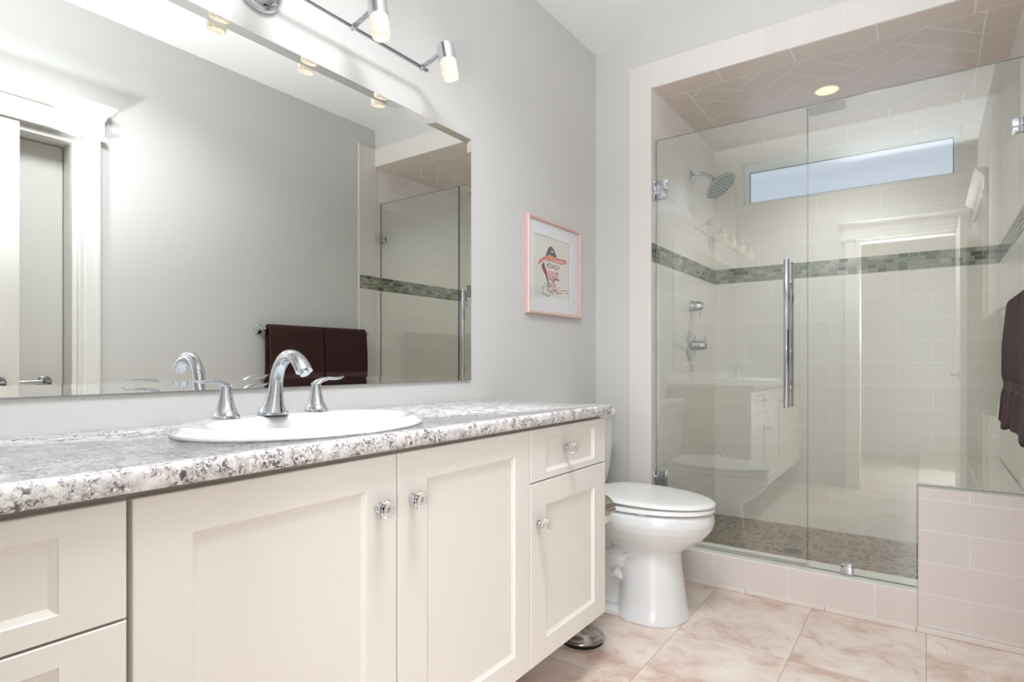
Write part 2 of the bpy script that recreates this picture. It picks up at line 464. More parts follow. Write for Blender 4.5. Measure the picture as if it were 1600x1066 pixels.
# ------------------------------------------------------------------ shower enclosure
SF = 0.065
bm = new(); box(bm, X2 - 0.05, W + 0.05, 0.16, B + 0.05, -0.05, SF); struct('floor_shower', bm, M['pebble'])
# left wall of the shower (three zones)
bm = new(); box(bm, X2 - 0.05, X2, 0.0, B, 0, MZ0, mi=0); box(bm, X2 - 0.05, X2, 0.0, B, MZ0, MZ1, mi=2); box(bm, X2 - 0.05, X2, 0.0, B, MZ1, Z2 + 0.02, mi=1)
swl = struct('wall_shower_left', bm, [TS_lo, TS_hi, M['mosaic_grout']])
bm = new(); x0 = W + 0.001
box(bm, W - 0.004, W + 0.05, 0.0, B, 0, MZ0, mi=0); box(bm, W - 0.004, W + 0.05, 0.0, B, MZ0, MZ1, mi=2); box(bm, W - 0.004, W + 0.05, 0.0, B, MZ1, Z2 + 0.02, mi=1)
swr = struct('wall_shower_right', bm, [TS_lo, TS_hi, M['mosaic_grout']])
WX0, WX1, WZ0, WZ1 = 0.4703, 1.5727, 2.0300, 2.2992
bm = new()
box(bm, X2 - 0.05, W + 0.05, B, B + 0.05, 0, MZ0, mi=0); box(bm, X2 - 0.05, W + 0.05, B, B + 0.05, MZ0, MZ1, mi=2)
box(bm, X2 - 0.05, W + 0.05, B, B + 0.13, MZ1, WZ0, mi=1); box(bm, X2 - 0.05, W + 0.05, B, B + 0.13, WZ1, Z2 + 0.02, mi=1)
box(bm, X2 - 0.05, WX0, B, B + 0.13, WZ0, WZ1, mi=1); box(bm, WX1, W + 0.05, B, B + 0.13, WZ0, WZ1, mi=1)
swb = struct('wall_shower_back', bm, [TB_lo, TB_hi, M['mosaic_grout']])
# glass mosaic bands: little tiles laid in running bond
def mosaic(put, u0, u1):
    bm = new(); rows = 4; rh = (MZ1 - MZ0) / rows; L = 0.0475; g = 0.0012
    for r in range(rows):
        u = u0 - random.random() * L
        z0, z1 = MZ0 + r * rh + g, MZ0 + (r + 1) * rh - g
        while u < u1:
            a, b = max(u + g, u0), min(u + L - g, u1)
            if b - a > 0.003:
                mi = random.choices(range(6), (28, 25, 17, 13, 11, 6))[0]
                q = [put(a, 0.0005, z0), put(b, 0.0005, z0), put(b, 0.0005, z1), put(a, 0.0005, z1)]
                p = [put(a + .0006, 0.003, z0 + .0006), put(b - .0006, 0.003, z0 + .0006), put(b - .0006, 0.003, z1 - .0006), put(a + .0006, 0.003, z1 - .0006)]
                vq = [bm.verts.new(v) for v in q]; vp = [bm.verts.new(v) for v in p]
                bm.faces.new(vp).material_index = mi
                for i in range(4): bm.faces.new((vq[i], vq[(i + 1) % 4], vp[(i + 1) % 4], vp[i])).material_index = mi
            u += L
    return bm
o = obj('mosaic_band', mosaic(lambda u, t, z: Vector((u, B - t, z)), X2 + 0.003, W - 0.006), MOS, swb)
o = obj('mosaic_band', mosaic(lambda u, t, z: Vector((X2 + t, u, z)), 0.002, B - 0.002), MOS, swl)
o = obj('mosaic_band', mosaic(lambda u, t, z: Vector((W - 0.004 - t, u, z)), -0.135, B - 0.002), MOS, swr)

# tiled ceiling of the shower: straight border around a diagonal herringbone
def clip_poly(poly, a, b, c):
    out = []
    for i in range(len(poly)):
        p, q = poly[i], poly[(i + 1) % len(poly)]
        dp, dq = a * p[0] + b * p[1] - c, a * q[0] + b * q[1] - c
        if dp <= 0: out.append(p)
        if dp * dq < 0:
            t = dp / (dp - dq); out.append((p[0] + t * (q[0] - p[0]), p[1] + t * (q[1] - p[1])))
    return out
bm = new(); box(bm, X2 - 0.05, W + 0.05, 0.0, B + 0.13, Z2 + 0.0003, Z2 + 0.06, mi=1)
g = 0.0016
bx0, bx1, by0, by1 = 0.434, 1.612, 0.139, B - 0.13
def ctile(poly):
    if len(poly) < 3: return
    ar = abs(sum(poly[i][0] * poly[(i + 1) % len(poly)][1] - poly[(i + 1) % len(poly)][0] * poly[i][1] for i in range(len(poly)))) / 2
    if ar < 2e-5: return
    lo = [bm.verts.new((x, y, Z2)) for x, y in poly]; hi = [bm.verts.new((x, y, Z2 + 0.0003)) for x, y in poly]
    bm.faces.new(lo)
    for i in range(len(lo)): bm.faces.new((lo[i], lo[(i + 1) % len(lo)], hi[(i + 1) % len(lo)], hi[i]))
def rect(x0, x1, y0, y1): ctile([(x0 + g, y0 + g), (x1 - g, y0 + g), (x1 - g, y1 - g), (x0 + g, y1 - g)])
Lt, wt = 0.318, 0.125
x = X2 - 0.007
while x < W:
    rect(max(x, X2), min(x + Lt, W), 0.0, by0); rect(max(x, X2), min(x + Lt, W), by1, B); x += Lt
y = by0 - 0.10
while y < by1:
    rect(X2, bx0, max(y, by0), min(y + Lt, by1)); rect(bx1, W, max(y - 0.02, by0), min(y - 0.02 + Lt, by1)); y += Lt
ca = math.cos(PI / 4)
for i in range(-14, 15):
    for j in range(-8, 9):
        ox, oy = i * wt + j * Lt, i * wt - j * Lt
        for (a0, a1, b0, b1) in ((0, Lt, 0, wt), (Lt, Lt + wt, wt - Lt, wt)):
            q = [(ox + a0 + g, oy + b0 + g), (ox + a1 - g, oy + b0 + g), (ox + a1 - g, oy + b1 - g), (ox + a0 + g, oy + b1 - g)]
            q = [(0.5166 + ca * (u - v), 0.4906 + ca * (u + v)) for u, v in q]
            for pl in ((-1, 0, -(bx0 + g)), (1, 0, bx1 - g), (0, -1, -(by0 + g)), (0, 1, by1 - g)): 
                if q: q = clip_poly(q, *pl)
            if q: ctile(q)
struct('ceiling_shower', bm, [pbr('shaded_ceiling_tile', (212, 200, 189), 0.3), pbr('shower_ceiling_grout', (252, 249, 246), 0.7)])  # same tile as the walls; the ceiling's shade is put into its darker colour

# surround of big tiles on the front wall, and the return on the right wall
bm = new(); box(bm, X1, X2 + 0.001, -0.007, 0.0, 0, Z1, 0.0015, 1, mi=0)
struct('trim_5', bm, [TT])
bm = new(); box(bm, X2 + 0.001, W - 0.008, -0.007, 0.0, Z2, Z1, 0.0015, 1); struct('trim_6', bm, TH)
bm = new(); box(bm, W - 0.009, W, -0.1417, -0.0, 0, MZ0, mi=0); box(bm, W - 0.009, W, -0.1417, -0.0, MZ1, Z1, mi=0); box(bm, W - 0.006, W, -0.1417, 0, MZ0, MZ1, mi=1)
box(bm, W - 0.0105, W, -0.1465, -0.1417, 0, Z1, mi=2)
struct('trim_7', bm, [TT, M['mosaic_grout'], M['white']])
# curb and bench
bm = new(); box(bm, X1 + 0.0, XB, -0.006, 0.155, 0, ZC, 0.004, 2)
struct('trim_8', bm, TF)
bm = new()
for a, b in ((X1, 0.4407), (0.4407, 0.7574), (0.7574, 1.0732), (1.0732, 1.3890), (1.3890, W - 0.009)): box(bm, a + 0.0008, b - 0.0008, -0.015, -0.0062, 0.0004, 0.0205, 0.002, 2)
struct('baseboard_front', bm, pbr('bullnose_tile_edge', (228, 220, 212), 0.25))
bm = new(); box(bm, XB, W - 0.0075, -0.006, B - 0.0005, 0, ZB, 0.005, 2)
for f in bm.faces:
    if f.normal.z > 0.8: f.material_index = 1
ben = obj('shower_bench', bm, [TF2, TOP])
tag(ben, 'built-in cream tiled bench block at the right end of the shower', 'bench')

# window high in the back wall
FY = B + 0.085
bm = new(); fw = 0.030
box(bm, WX0, WX0 + fw, FY, FY + 0.045, WZ0, WZ1); box(bm, WX1 - fw, WX1, FY, FY + 0.045, WZ0, WZ1)
box(bm, WX0 + fw, WX1 - fw, FY, FY + 0.045, WZ1 - 0.045, WZ1); box(bm, WX0 + fw, WX1 - fw, FY, FY + 0.045, WZ0, WZ0 + 0.03)
w1 = struct('window_1', bm, pbr('white_vinyl_frame', (226, 234, 232), 0.3))
bm = new(); box(bm, WX0 + fw, WX1 - fw, FY + 0.018, FY + 0.024, WZ0 + 0.03, WZ1 - 0.045); obj('pane', bm, M['frosted'], w1)
bm = new(); t = 0.004
gx0, gx1, gz0, gz1 = WX0 + fw, WX1 - fw, WZ0 + 0.03, WZ1 - 0.045
box(bm, gx0, gx0 + t, FY + 0.012, FY + 0.018, gz0, gz1); box(bm, gx1 - t, gx1, FY + 0.012, FY + 0.018, gz0, gz1); box(bm, gx0 + t, gx1 - t, FY + 0.012, FY + 0.018, gz1 - t, gz1); box(bm, gx0 + t, gx1 - t, FY + 0.012, FY + 0.018, gz0, gz0 + t)
obj('window_gasket', bm, pbr('grey_gasket', (104, 112, 128), 0.5), w1)

# ------------------------------------------------------------------ shower glass
def sheet(bm, outline, y0, y1):
    lo = [bm.verts.new((x, y0, z)) for x, z in outline]; hi = [bm.verts.new((x, y1, z)) for x, z in outline]
    bm.faces.new(lo).material_index = 0; bm.faces.new(hi[::-1]).material_index = 0
    n = len(lo)
    for i in range(n): bm.faces.new((lo[i], hi[i], hi[(i + 1) % n], lo[(i + 1) % n])).material_index = 1
ZG = 2.1576; XS = 1.0; GT = 0.005
sd = thing('shower_door', 'clear frameless glass shower door hinged on the left tiled wall with a long chrome pull', 'shower door', (X2, G, ZC))
bm = new(); sheet(bm, [(X2 + 0.006, ZC + 0.012), (XS - 0.002, ZC + 0.012), (XS - 0.002, ZG), (X2 + 0.006, ZG)], G - GT, G + GT)
obj('glass_pane', bm, [M['glass'], M['glass_edge']], sd)
for zc in (1.906, 0.455):
    bm = new()
    box(bm, X2 + 0.012, X2 + 0.060, G - 0.013, G - GT - 0.0004, zc - 0.047, zc + 0.047, 0.003)
    box(bm, X2 + 0.012, X2 + 0.060, G + GT + 0.0004, G + 0.013, zc - 0.047, zc + 0.047, 0.003)
    box(bm, X2 + 0.001, X2 + 0.026, G - 0.017, G + 0.017, zc - 0.023, zc + 0.023, 0.003)
    box(bm, X2 + 0.0004, X2 + 0.006, G - 0.028, G + 0.028, zc - 0.047, zc + 0.047, 0.002)
    obj('hinge', bm, M['chrome'], sd, 30)
bm = new(); HX = 0.9245
for s in (-1, 1):
    yb = G + s * 0.048
    lathe(bm, (HX, yb, 0.845), (0, 0, 1), [(0, 0.0118), (0.001, 0.0125), (0.646, 0.0125), (0.647, 0.0118)], 24)
    for zz in (0.935, 1.400):
        lathe(bm, (HX, G + s * (GT + 0.0004), zz), (0, s, 0), [(0, 0.013), (0.004, 0.013), (0.005, 0.009), (0.040, 0.009)], 18)
obj('handle', bm, M['chrome'], sd, 40)
bm = new(); box(bm, X2 + 0.01, XS - 0.003, G - 0.004, G + 0.004, ZC + 0.0005, ZC + 0.0115); obj('sweep_seal', bm, clear_glass('clear_vinyl', (0.85, 0.86, 0.84, 1), 1.4, 0.1), sd)

gp = thing('glass_panel', 'fixed clear glass panel standing on curb and bench beside the shower door', 'glass panel', (XS, G, ZC))
bm = new(); sheet(bm, [(XS + 0.002, ZC + 0.002), (XB - 0.004, ZC + 0.002), (XB - 0.004, ZB + 0.002), (W - 0.006, ZB + 0.002), (W - 0.006, ZG), (XS + 0.002, ZG)], G - GT, G + GT)
obj('glass_pane', bm, [M['glass'], M['glass_edge']], gp)
bm = new()
box(bm, 1.128, 1.173, G - 0.016, G - GT - 0.0004, ZC + 0.0005, ZC + 0.045, 0.003); box(bm, 1.128, 1.173, G + GT + 0.0004, G + 0.016, ZC + 0.0005, ZC + 0.045, 0.003); 
box(bm, 1.126, 1.175, G - 0.018, G - GT - 0.0004, ZC + 0.0005, ZC + 0.022, 0.003)
obj('floor_clip', bm, M['chrome'], gp, 30)
bm = new()
box(bm, W - 0.052, W - 0.0065, G - 0.016, G - GT - 0.0004, 1.882, 1.934, 0.003); box(bm, W - 0.052, W - 0.0065, G + GT + 0.0004, G + 0.016, 1.882, 1.934, 0.003)
obj('wall_clip', bm, M['chrome'], gp, 30)

# ------------------------------------------------------------------ shower fittings
sh = thing('shower_rose', 'chrome round shower head on a bent arm from the left tiled wall', 'shower head', (X2, 0.6, 2.13))
bm = new(); lathe(bm, (X2, 0.6, 2.126), (1, 0, 0), [(0.0003, 0.034), (0.004, 0.034), (0.010, 0.026), (0.016, 0.014), (0.016, 0.010)], 28); obj('flange', bm, M['chrome'], sh, 40)
bm = new(); arm = bez((X2 + 0.014, 0.6, 2.126), (X2 + 0.06, 0.6, 2.142), (X2 + 0.085, 0.6, 2.125), (0.436, 0.6, 2.083), 14); tube(bm, arm, 0.0115, 16); obj('arm', bm, M['chrome'], sh, 40)
ax = Vector((0.62, -0.10, -0.78)).normalized(); hc = Vector((0.4796, 0.6, 2.036)); hs = Vector((0.436, 0.6, 2.083))
hb = hc - ax * 0.036
bm = new(); lathe(bm, hb, ax, [(-0.028, 0.010), (-0.022, 0.017), (-0.008, 0.019), (-0.004, 0.024), (0.006, 0.034), (0.014, 0.062), (0.022, 0.086), (0.028, 0.094), (0.034, 0.095), (0.036, 0.091)], 40)
head = obj('head', bm, M['chrome'], sh, 50)
bm = new(); lathe(bm, hb, ax, [(0.0362, 0.091), (0.0375, 0.088), (0.0375, 0.002)], 40); fp = obj('face_plate', bm, pbr('satin_face_plate', (176, 186, 190), 0.3, 0.6), head, 50)
bm = new(); a, b = frame_of(ax)
for r, n in ((0.016, 6), (0.034, 12), (0.052, 16), (0.068, 22), (0.080, 26)):
    for k in range(n):
        t = 2 * PI * (k + 0.5 * (n % 4)) / n
        lathe(bm, hb + (a * math.cos(t) + b * math.sin(t)) * r, ax, [(0.0374, 0.0042), (0.0395, 0.0036), (0.0398, 0.001)], 8)
obj('nozzles', bm, M['nozzle'], head, 50)

v1 = thing('shower_valve', 'small chrome shower control knob, the upper of two on the tiled wall', 'shower valve', (X2, 0.6, 1.367))
bm = new(); lathe(bm, (X2, 0.6, 1.367), (1, 0, 0), [(0.0003, 0.036), (0.006, 0.036), (0.008, 0.032), (0.034, 0.029), (0.062, 0.024), (0.070, 0.019), (0.072, 0.004)], 30); obj('knob', bm, M['chrome'], v1, 40)
bm = new(); tube(bm, [(X2 + 0.055, 0.6, 1.350), (X2 + 0.056, 0.597, 1.325), (X2 + 0.050, 0.592, 1.298)], [(0.008, 0.006), (0.007, 0.005), (0.005, 0.004)], 12); obj('lever', bm, M['chrome'], v1, 40)
v2 = thing('shower_valve', 'chrome mixer valve with a round wall plate, the lower of two shower controls', 'shower valve', (X2, 0.595, 1.14))
bm = new(); lathe(bm, (X2, 0.595, 1.14), (1, 0, 0), [(0.0003, 0.085), (0.004, 0.085), (0.009, 0.078), (0.011, 0.045), (0.016, 0.036)], 40); obj('wall_plate', bm, M['chrome'], v2, 40)
bm = new(); lathe(bm, (X2 + 0.012, 0.595, 1.14), (1, 0, 0), [(0, 0.034), (0.01, 0.032), (0.05, 0.027), (0.076, 0.022), (0.082, 0.016), (0.083, 0.003)], 30); obj('knob', bm, M['chrome'], v2, 40)
bm = new(); tube(bm, [(X2 + 0.074, 0.595, 1.155), (X2 + 0.078, 0.597, 1.172), (X2 + 0.080, 0.600, 1.190)], [(0.008, 0.006), (0.007, 0.005), (0.006, 0.005)], 12); obj('lever', bm, M['chrome'], v2, 40)

dr = thing('floor_drain', 'round dark metal drain in the pebble shower floor', 'drain', (0.86, 0.535, SF))
bm = new(); lathe(bm, (0.86, 0.535, SF), (0, 0, 1), [(0.0002, 0.055), (0.003, 0.055), (0.004, 0.050), (0.002, 0.047)], 36); obj('rim', bm, M['chrome_dark'], dr, 40)
bm = new(); lathe(bm, (0.86, 0.535, SF + 0.0021), (0, 0, 1), [(0, 0.0465), (0.001, 0.0465)], 36)
for r, n in ((0.012, 6), (0.025, 12), (0.037, 18)):
    for k in range(n):
        t = 2 * PI * k / n; lathe(bm, (0.86 + r * math.cos(t), 0.535 + r * math.sin(t), SF + 0.0031), (0, 0, 1), [(0, 0.0038), (0.0004, 0.0038)], 8, mi=1)
obj('grate', bm, [pbr('dark_drain_metal', (92, 92, 88), 0.35, 1.0), M['hole']], dr)

rl = thing('recessed_light', 'lit round recessed downlight in the tiled shower ceiling', 'ceiling light', (1.0161, 0.526, Z2))
bm = new(); c0 = (1.0161, 0.526, Z2 - 0.0002)
lathe(bm, c0, (0, 0, -1), [(0, 0.068), (0.003, 0.067), (0.005, 0.062), (0.003, 0.052), (0.001, 0.0515)], 40); obj('trim_ring', bm, pbr('white_trim_ring', (224, 214, 206), 0.3), rl, 40)
bm = new(); lathe(bm, c0, (0, 0, -1), [(0.0012, 0.051), (0.0016, 0.051), (0.0020, 0.001)], 36); obj('lens', bm, M['lens'], rl)
lp = lamp('shower_downlight_glow', 'SPOT', (1.0161, 0.526, Z2 - 0.012), (0, 0, 0), 19, (0.98, 0.97, 0.95), spot_size=2.4, spot_blend=0.8, shadow_soft_size=0.05)
ev = thing('exhaust_vent', 'flat grey exhaust grille in the shower ceiling behind the downlight', 'vent', (0.987, 0.752, Z2))
bm = new(); box(bm, 0.90, 1.075, 0.70, 0.805, Z2 - 0.008, Z2 - 0.0003, 0.003); obj('frame', bm, M['vent'], ev)
bm = new()
for k in range(9): box(bm, 0.912, 1.063, 0.709 + k * 0.0105, 0.715 + k * 0.0105, Z2 - 0.011, Z2 - 0.008)
obj('grille', bm, M['vent'], ev)

# ------------------------------------------------------------------ vanity
XF = 0.5322; CZ0, CZ1, CXF, CYR = 0.8663, 0.9004, 0.5536, -0.9526
VB = 0.196
def shaker(bm, y0, y1, z0, z1, fl, fr, ft, fb, th=0.02, bev=0.010, dep=0.007):
    """a panelled front in the plane x = XF: frame widths left (towards -y), right, top, bottom"""
    box_x = XF - th
    e = 0.0015
    O = [(y0, z0), (y1, z0), (y1, z1), (y0, z1)]
    O2 = [(y0 + e, z0 + e), (y1 - e, z0 + e), (y1 - e, z1 - e), (y0 + e, z1 - e)]
    I = [(y0 + fl, z0 + fb), (y1 - fr, z0 + fb), (y1 - fr, z1 - ft), (y0 + fl, z1 - ft)]
    I2 = [(y0 + fl + bev, z0 + fb + bev), (y1 - fr - bev, z0 + fb + bev), (y1 - fr - bev, z1 - ft - bev), (y0 + fl + bev, z1 - ft - bev)]
    rings = [[Vector((x, y, z)) for y, z in q] for x, q in ((box_x, O), (XF - e, O), (XF, O2), (XF, I), (XF - 0.002, [(I[i][0] + (0.0015 if i in (0, 3) else -0.0015), I[i][1] + (0.0015 if i < 2 else -0.0015)) for i in range(4)]), (XF - dep, I2))]
    loft(bm, rings, True)
def knob_bm(y, z):
    bm = new()
    lathe(bm, (XF + 0.0002, y, z), (1, 0, 0), [(0, 0.0105), (0.002, 0.0105), (0.004, 0.0075), (0.010, 0.0065), (0.013, 0.009), (0.0135, 0.0035)], 18, mi=1)
    lathe(bm, (XF + 0.0137, y, z), (1, 0, 0), [(0, 0.008), (0.004, 0.0155), (0.010, 0.0195), (0.015, 0.0185), (0.021, 0.0125), (0.0225, 0.011)], 10, mi=0)
    return bm
def knob(y, z, parent): return obj('knob', knob_bm(y, z), [M['crystal'], M['chrome']], parent)
def carcass(y0, y1):
    bm = new(); box(bm, 0.002, XF - 0.0215, y0, y1, VB + 0.003, CZ0 - 0.0005); return bm
c1 = thing('vanity_cabinet', 'wall-hung cream cabinet with two panelled doors below the sink', 'cabinet', (0.27, -1.917, VB))
obj('body', carcass(-2.4115, -1.4235), M['cabin'], c1)
bm = new(); shaker(bm, -2.408, -1.9195, VB, 0.855, 0.080, 0.079, 0.064, 0.066); q = obj('door', bm, M['cab'], c1); knob(-1.968, 0.754, q)
bm = new(); shaker(bm, -1.9160, -1.4260, VB, 0.855, 0.085, 0.070, 0.064, 0.066); q = obj('door', bm, M['cab'], c1); knob(-1.876, 0.755, q)
c2 = thing('vanity_cabinet', 'narrow wall-hung cream cabinet with one drawer above a door, beside the toilet', 'cabinet', (0.27, -1.198, VB))
obj('body', carcass(-1.4232, -0.963), M['cabin'], c2)
bm = new(); shaker(bm, -1.4215, -0.9650, 0.7085, 0.855, 0.080, 0.080, 0.026, 0.020); q = obj('drawer', bm, M['cab'], c2); knob(-1.228, 0.787, q)
bm = new(); shaker(bm, -1.4215, -0.9650, VB, 0.7050, 0.080, 0.080, 0.070, 0.060); q = obj('door', bm, M['cab'], c2); knob(-1.384, 0.590, q)
c3 = thing('vanity_cabinet', 'wall-hung cream cabinet of stacked drawers at the near left end of the vanity', 'cabinet', (0.27, -2.55, VB))
obj('body', carcass(-2.69, -2.4120), M['cabin'], c3)
dzs = [(0.6955, 0.855), (0.452, 0.692), (VB, 0.4485)]
for i, (a, b) in enumerate(dzs):
    bm = new(); shaker(bm, -2.689, -2.4155, a, b, 0.06, 0.076, 0.032, 0.030); q = obj('drawer', bm, M['cab'], c3)

# countertop with an oval cut-out for the sink
SX, SY, SA, SB = 0.305, -1.962, 0.203, 0.283
def cut(obj_, bmc):
    me = bpy.data.meshes.new('cutter'); bmesh.ops.recalc_face_normals(bmc, faces=bmc.faces[:]); bmc.to_mesh(me); bmc.free()
    c = bpy.data.objects.new('cutter', me); COL.objects.link(c)
    md = obj_.modifiers.new('cut', 'BOOLEAN'); md.operation = 'DIFFERENCE'; md.object = c; md.solver = 'EXACT'
    dg = bpy.context.evaluated_depsgraph_get(); dg.update()
    res = bpy.data.meshes.new_from_object(obj_.evaluated_get(dg))
    obj_.modifiers.clear(); obj_.data = res
    bpy.data.objects.remove(c)
def ell(cx, cy, a, b, z, n=72): return [Vector((cx + a * math.cos(2 * PI * k / n), cy + b * math.sin(2 * PI * k / n), z)) for k in range(n)]
bm = new(); box(bm, 0.0005, CXF, -2.697, CYR, CZ0, CZ1, 0.009, 4)
ct = obj('countertop', bm, M['granite'], None, 40)
bmc = new(); loft(bmc, [ell(SX, SY, SA - 0.02, SB - 0.02, CZ0 - 0.05), ell(SX, SY, SA - 0.02, SB - 0.02, CZ1 + 0.05)]); cut(ct, bmc)
for nm in (c1,):
    for ch in nm.children:
        if ch.name.startswith('body'):
            bmc = new(); loft(bmc, [ell(SX, SY, SA - 0.015, SB - 0.015, 0.70), ell(SX, SY, SA - 0.015, SB - 0.015, CZ1 + 0.05)])
            sv = ch.location.copy(); pr = ch.parent; ch.parent = None; ch.location = (0, 0, 0); cut(ch, bmc); ch.parent = pr; ch.location = sv
tag(ct, 'long speckled grey and white granite countertop running over the vanity cabinets', 'countertop')
sk = thing('sink', 'white oval drop-in sink set in the granite countertop', 'sink', (SX, SY, CZ1))
bm = new(); z = CZ1
prof = [(-0.021, -0.005, 0), (-0.012, 0.0004, 0), (0.0, 0.0004, 0), (0.001, 0.004, 0), (-0.003, 0.0085, 0), (-0.009, 0.010, 0), (-0.011, 0.013, 0), (-0.015, 0.0185, 0), (-0.022, 0.0205, 0)]
rings = [ell(SX, SY, SA + d, SB + d, z + h) for d, h, s in prof]
for cx, a, b, h in ((0.330, 0.150, 0.238, 0.0195), (0.332, 0.143, 0.231, 0.0145), (0.333, 0.137, 0.224, 0.002), (0.333, 0.128, 0.212, -0.04), (0.330, 0.108, 0.180, -0.09), (0.325, 0.07, 0.12, -0.125), (0.322, 0.025, 0.028, -0.134)):
    rings.append(ell(cx, SY, a, b, z + h))
under = [(0.322, 0.03, 0.033, -0.142), (0.325, 0.08, 0.13, -0.132), (0.330, 0.118, 0.19, -0.095), (0.333, 0.138, 0.222, -0.04), (0.320, 0.165, 0.25, -0.012)]
for cx, a, b, h in under: rings.append(ell(cx, SY, a, b, z + h))
vr = [[bm.verts.new(p) for p in r] for r in rings]
for a, b in zip(vr, vr[1:] + vr[:1]):
    for i in range(72): bm.faces.new((a[i], a[(i + 1) % 72], b[(i + 1) % 72], b[i]))
obj('basin', bm, M['porcelain'], sk, 60)
bm = new(); lathe(bm, (0.322, SY, z - 0.1335), (0, 0, 1), [(-0.008, 0.024), (0.001, 0.026), (0.003, 0.022), (0.004, 0.002)], 24); obj('drain_stopper', bm, M['chrome'], sk, 40)

# ------------------------------------------------------------------ faucet
FX, FYC, FZ = 0.178, -1.97, CZ1 + 0.0208
fa = thing('faucet', 'chrome widespread faucet with arched spout and two lever handles on the sink', 'faucet', (FX, FYC, FZ))
bm = new()
stem = [(FX - 0.006, FYC, FZ), (FX - 0.006, FYC, FZ + 0.006), (FX - 0.004, FYC, FZ + 0.010), (FX + 0.000, FYC, FZ + 0.026), (FX + 0.003, FYC, FZ + 0.048), (FX + 0.007, FYC, FZ + 0.075)]
rad = [(0.0345, 0.0345), (0.0345, 0.0345), (0.030, 0.030), (0.022, 0.022), (0.0175, 0.0175), (0.0152, 0.0152)]
arc = bez((FX + 0.007, FYC, FZ + 0.075), (FX + 0.012, FYC, FZ + 0.130), (FX + 0.072, FYC, FZ + 0.168), (FX + 0.114, FYC, FZ + 0.101), 18)[1:]
pts = stem + [tuple(p) for p in arc]
rad += [(0.0150 - 0.0012 * (k / 18) + 0.0 , 0.0150 + 0.0085 * max(0, k / 18 - 0.35)) for k in range(1, 19)]
# keep the wide axis sideways: ring frame a = d x up -> sideways
rings = []; n = 24
for i, p in enumerate(pts):
    p = Vector(p); d = (Vector(pts[min(i + 1, len(pts) - 1)]) - Vector(pts[max(i - 1, 0)])).normalized()
    if i < 2: d = Vector((0, 0, 1))
    a = Vector((0, 1, 0)); b = d.cross(a).normalized(); r0, r1 = rad[i]
    rings.append([p + a * math.cos(2 * PI * k / n) * r1 + b * math.sin(2 * PI * k / n) * r0 for k in range(n)])
loft(bm, rings)
sp = obj('spout', bm, M['chrome'], fa, 50)
bm = new(); tip = Vector(pts[-1]); dd = (tip - Vector(pts[-2])).normalized()
lathe(bm, tip - dd * 0.004 + Vector((-0.002, 0, 0)), dd, [(0, 0.0105), (0.012, 0.0105), (0.013, 0.008)], 20); obj('aerator', bm, M['chrome'], sp, 40)
for yy, s in ((-2.0815, -1), (-1.850, 1)):
    x0 = 0.170
    bm = new(); lathe(bm, (x0, yy, FZ), (0, 0, 1), [(0, 0.0285), (0.005, 0.0285), (0.007, 0.0255), (0.022, 0.019), (0.040, 0.0145), (0.058, 0.0120), (0.066, 0.0115), (0.070, 0.006)], 32); hd = obj('handle', bm, M['chrome'], fa, 40)
    bm = new()
    P = [(x0, yy - s * 0.010, FZ + 0.066), (x0, yy, FZ + 0.069), (x0 + 0.002, yy + s * 0.016, FZ + 0.0775), (x0 + 0.004, yy + s * 0.034, FZ + 0.081), (x0 + 0.006, yy + s * 0.050, FZ + 0.080), (x0 + 0.008, yy + s * 0.066, FZ + 0.081), (x0 + 0.009, yy + s * 0.077, FZ + 0.085)]
    tube(bm, P, [(0.008, 0.006), (0.0115, 0.008), (0.008, 0.0058), (0.0075, 0.0045), (0.0105, 0.0042), (0.0095, 0.0032), (0.003, 0.0012)], 16)
    obj('lever', bm, M['chrome'], hd, 60)

# ------------------------------------------------------------------ mirror
MY1, MZB, MZT = -1.0413, 0.9762, 1.8915
MY0 = -2.685; bw = 0.022
bm = new()
o1 = [(MY0, MZB), (MY1, MZB), (MY1, MZT), (MY0, MZT)]; i1 = [(MY0 + bw, MZB + bw), (MY1 - bw, MZB + bw), (MY1 - bw, MZT - bw), (MY0 + bw, MZT - bw)]
loft(bm, [[Vector((0.0005, y, z)) for y, z in o1], [Vector((0.0076, y, z)) for y, z in o1], [Vector((0.006, y, z)) for y, z in i1]])
mr = obj('wall_mirror', bm, M['mirror'])
tag(mr, 'large frameless mirror on the grey wall above the countertop', 'mirror')

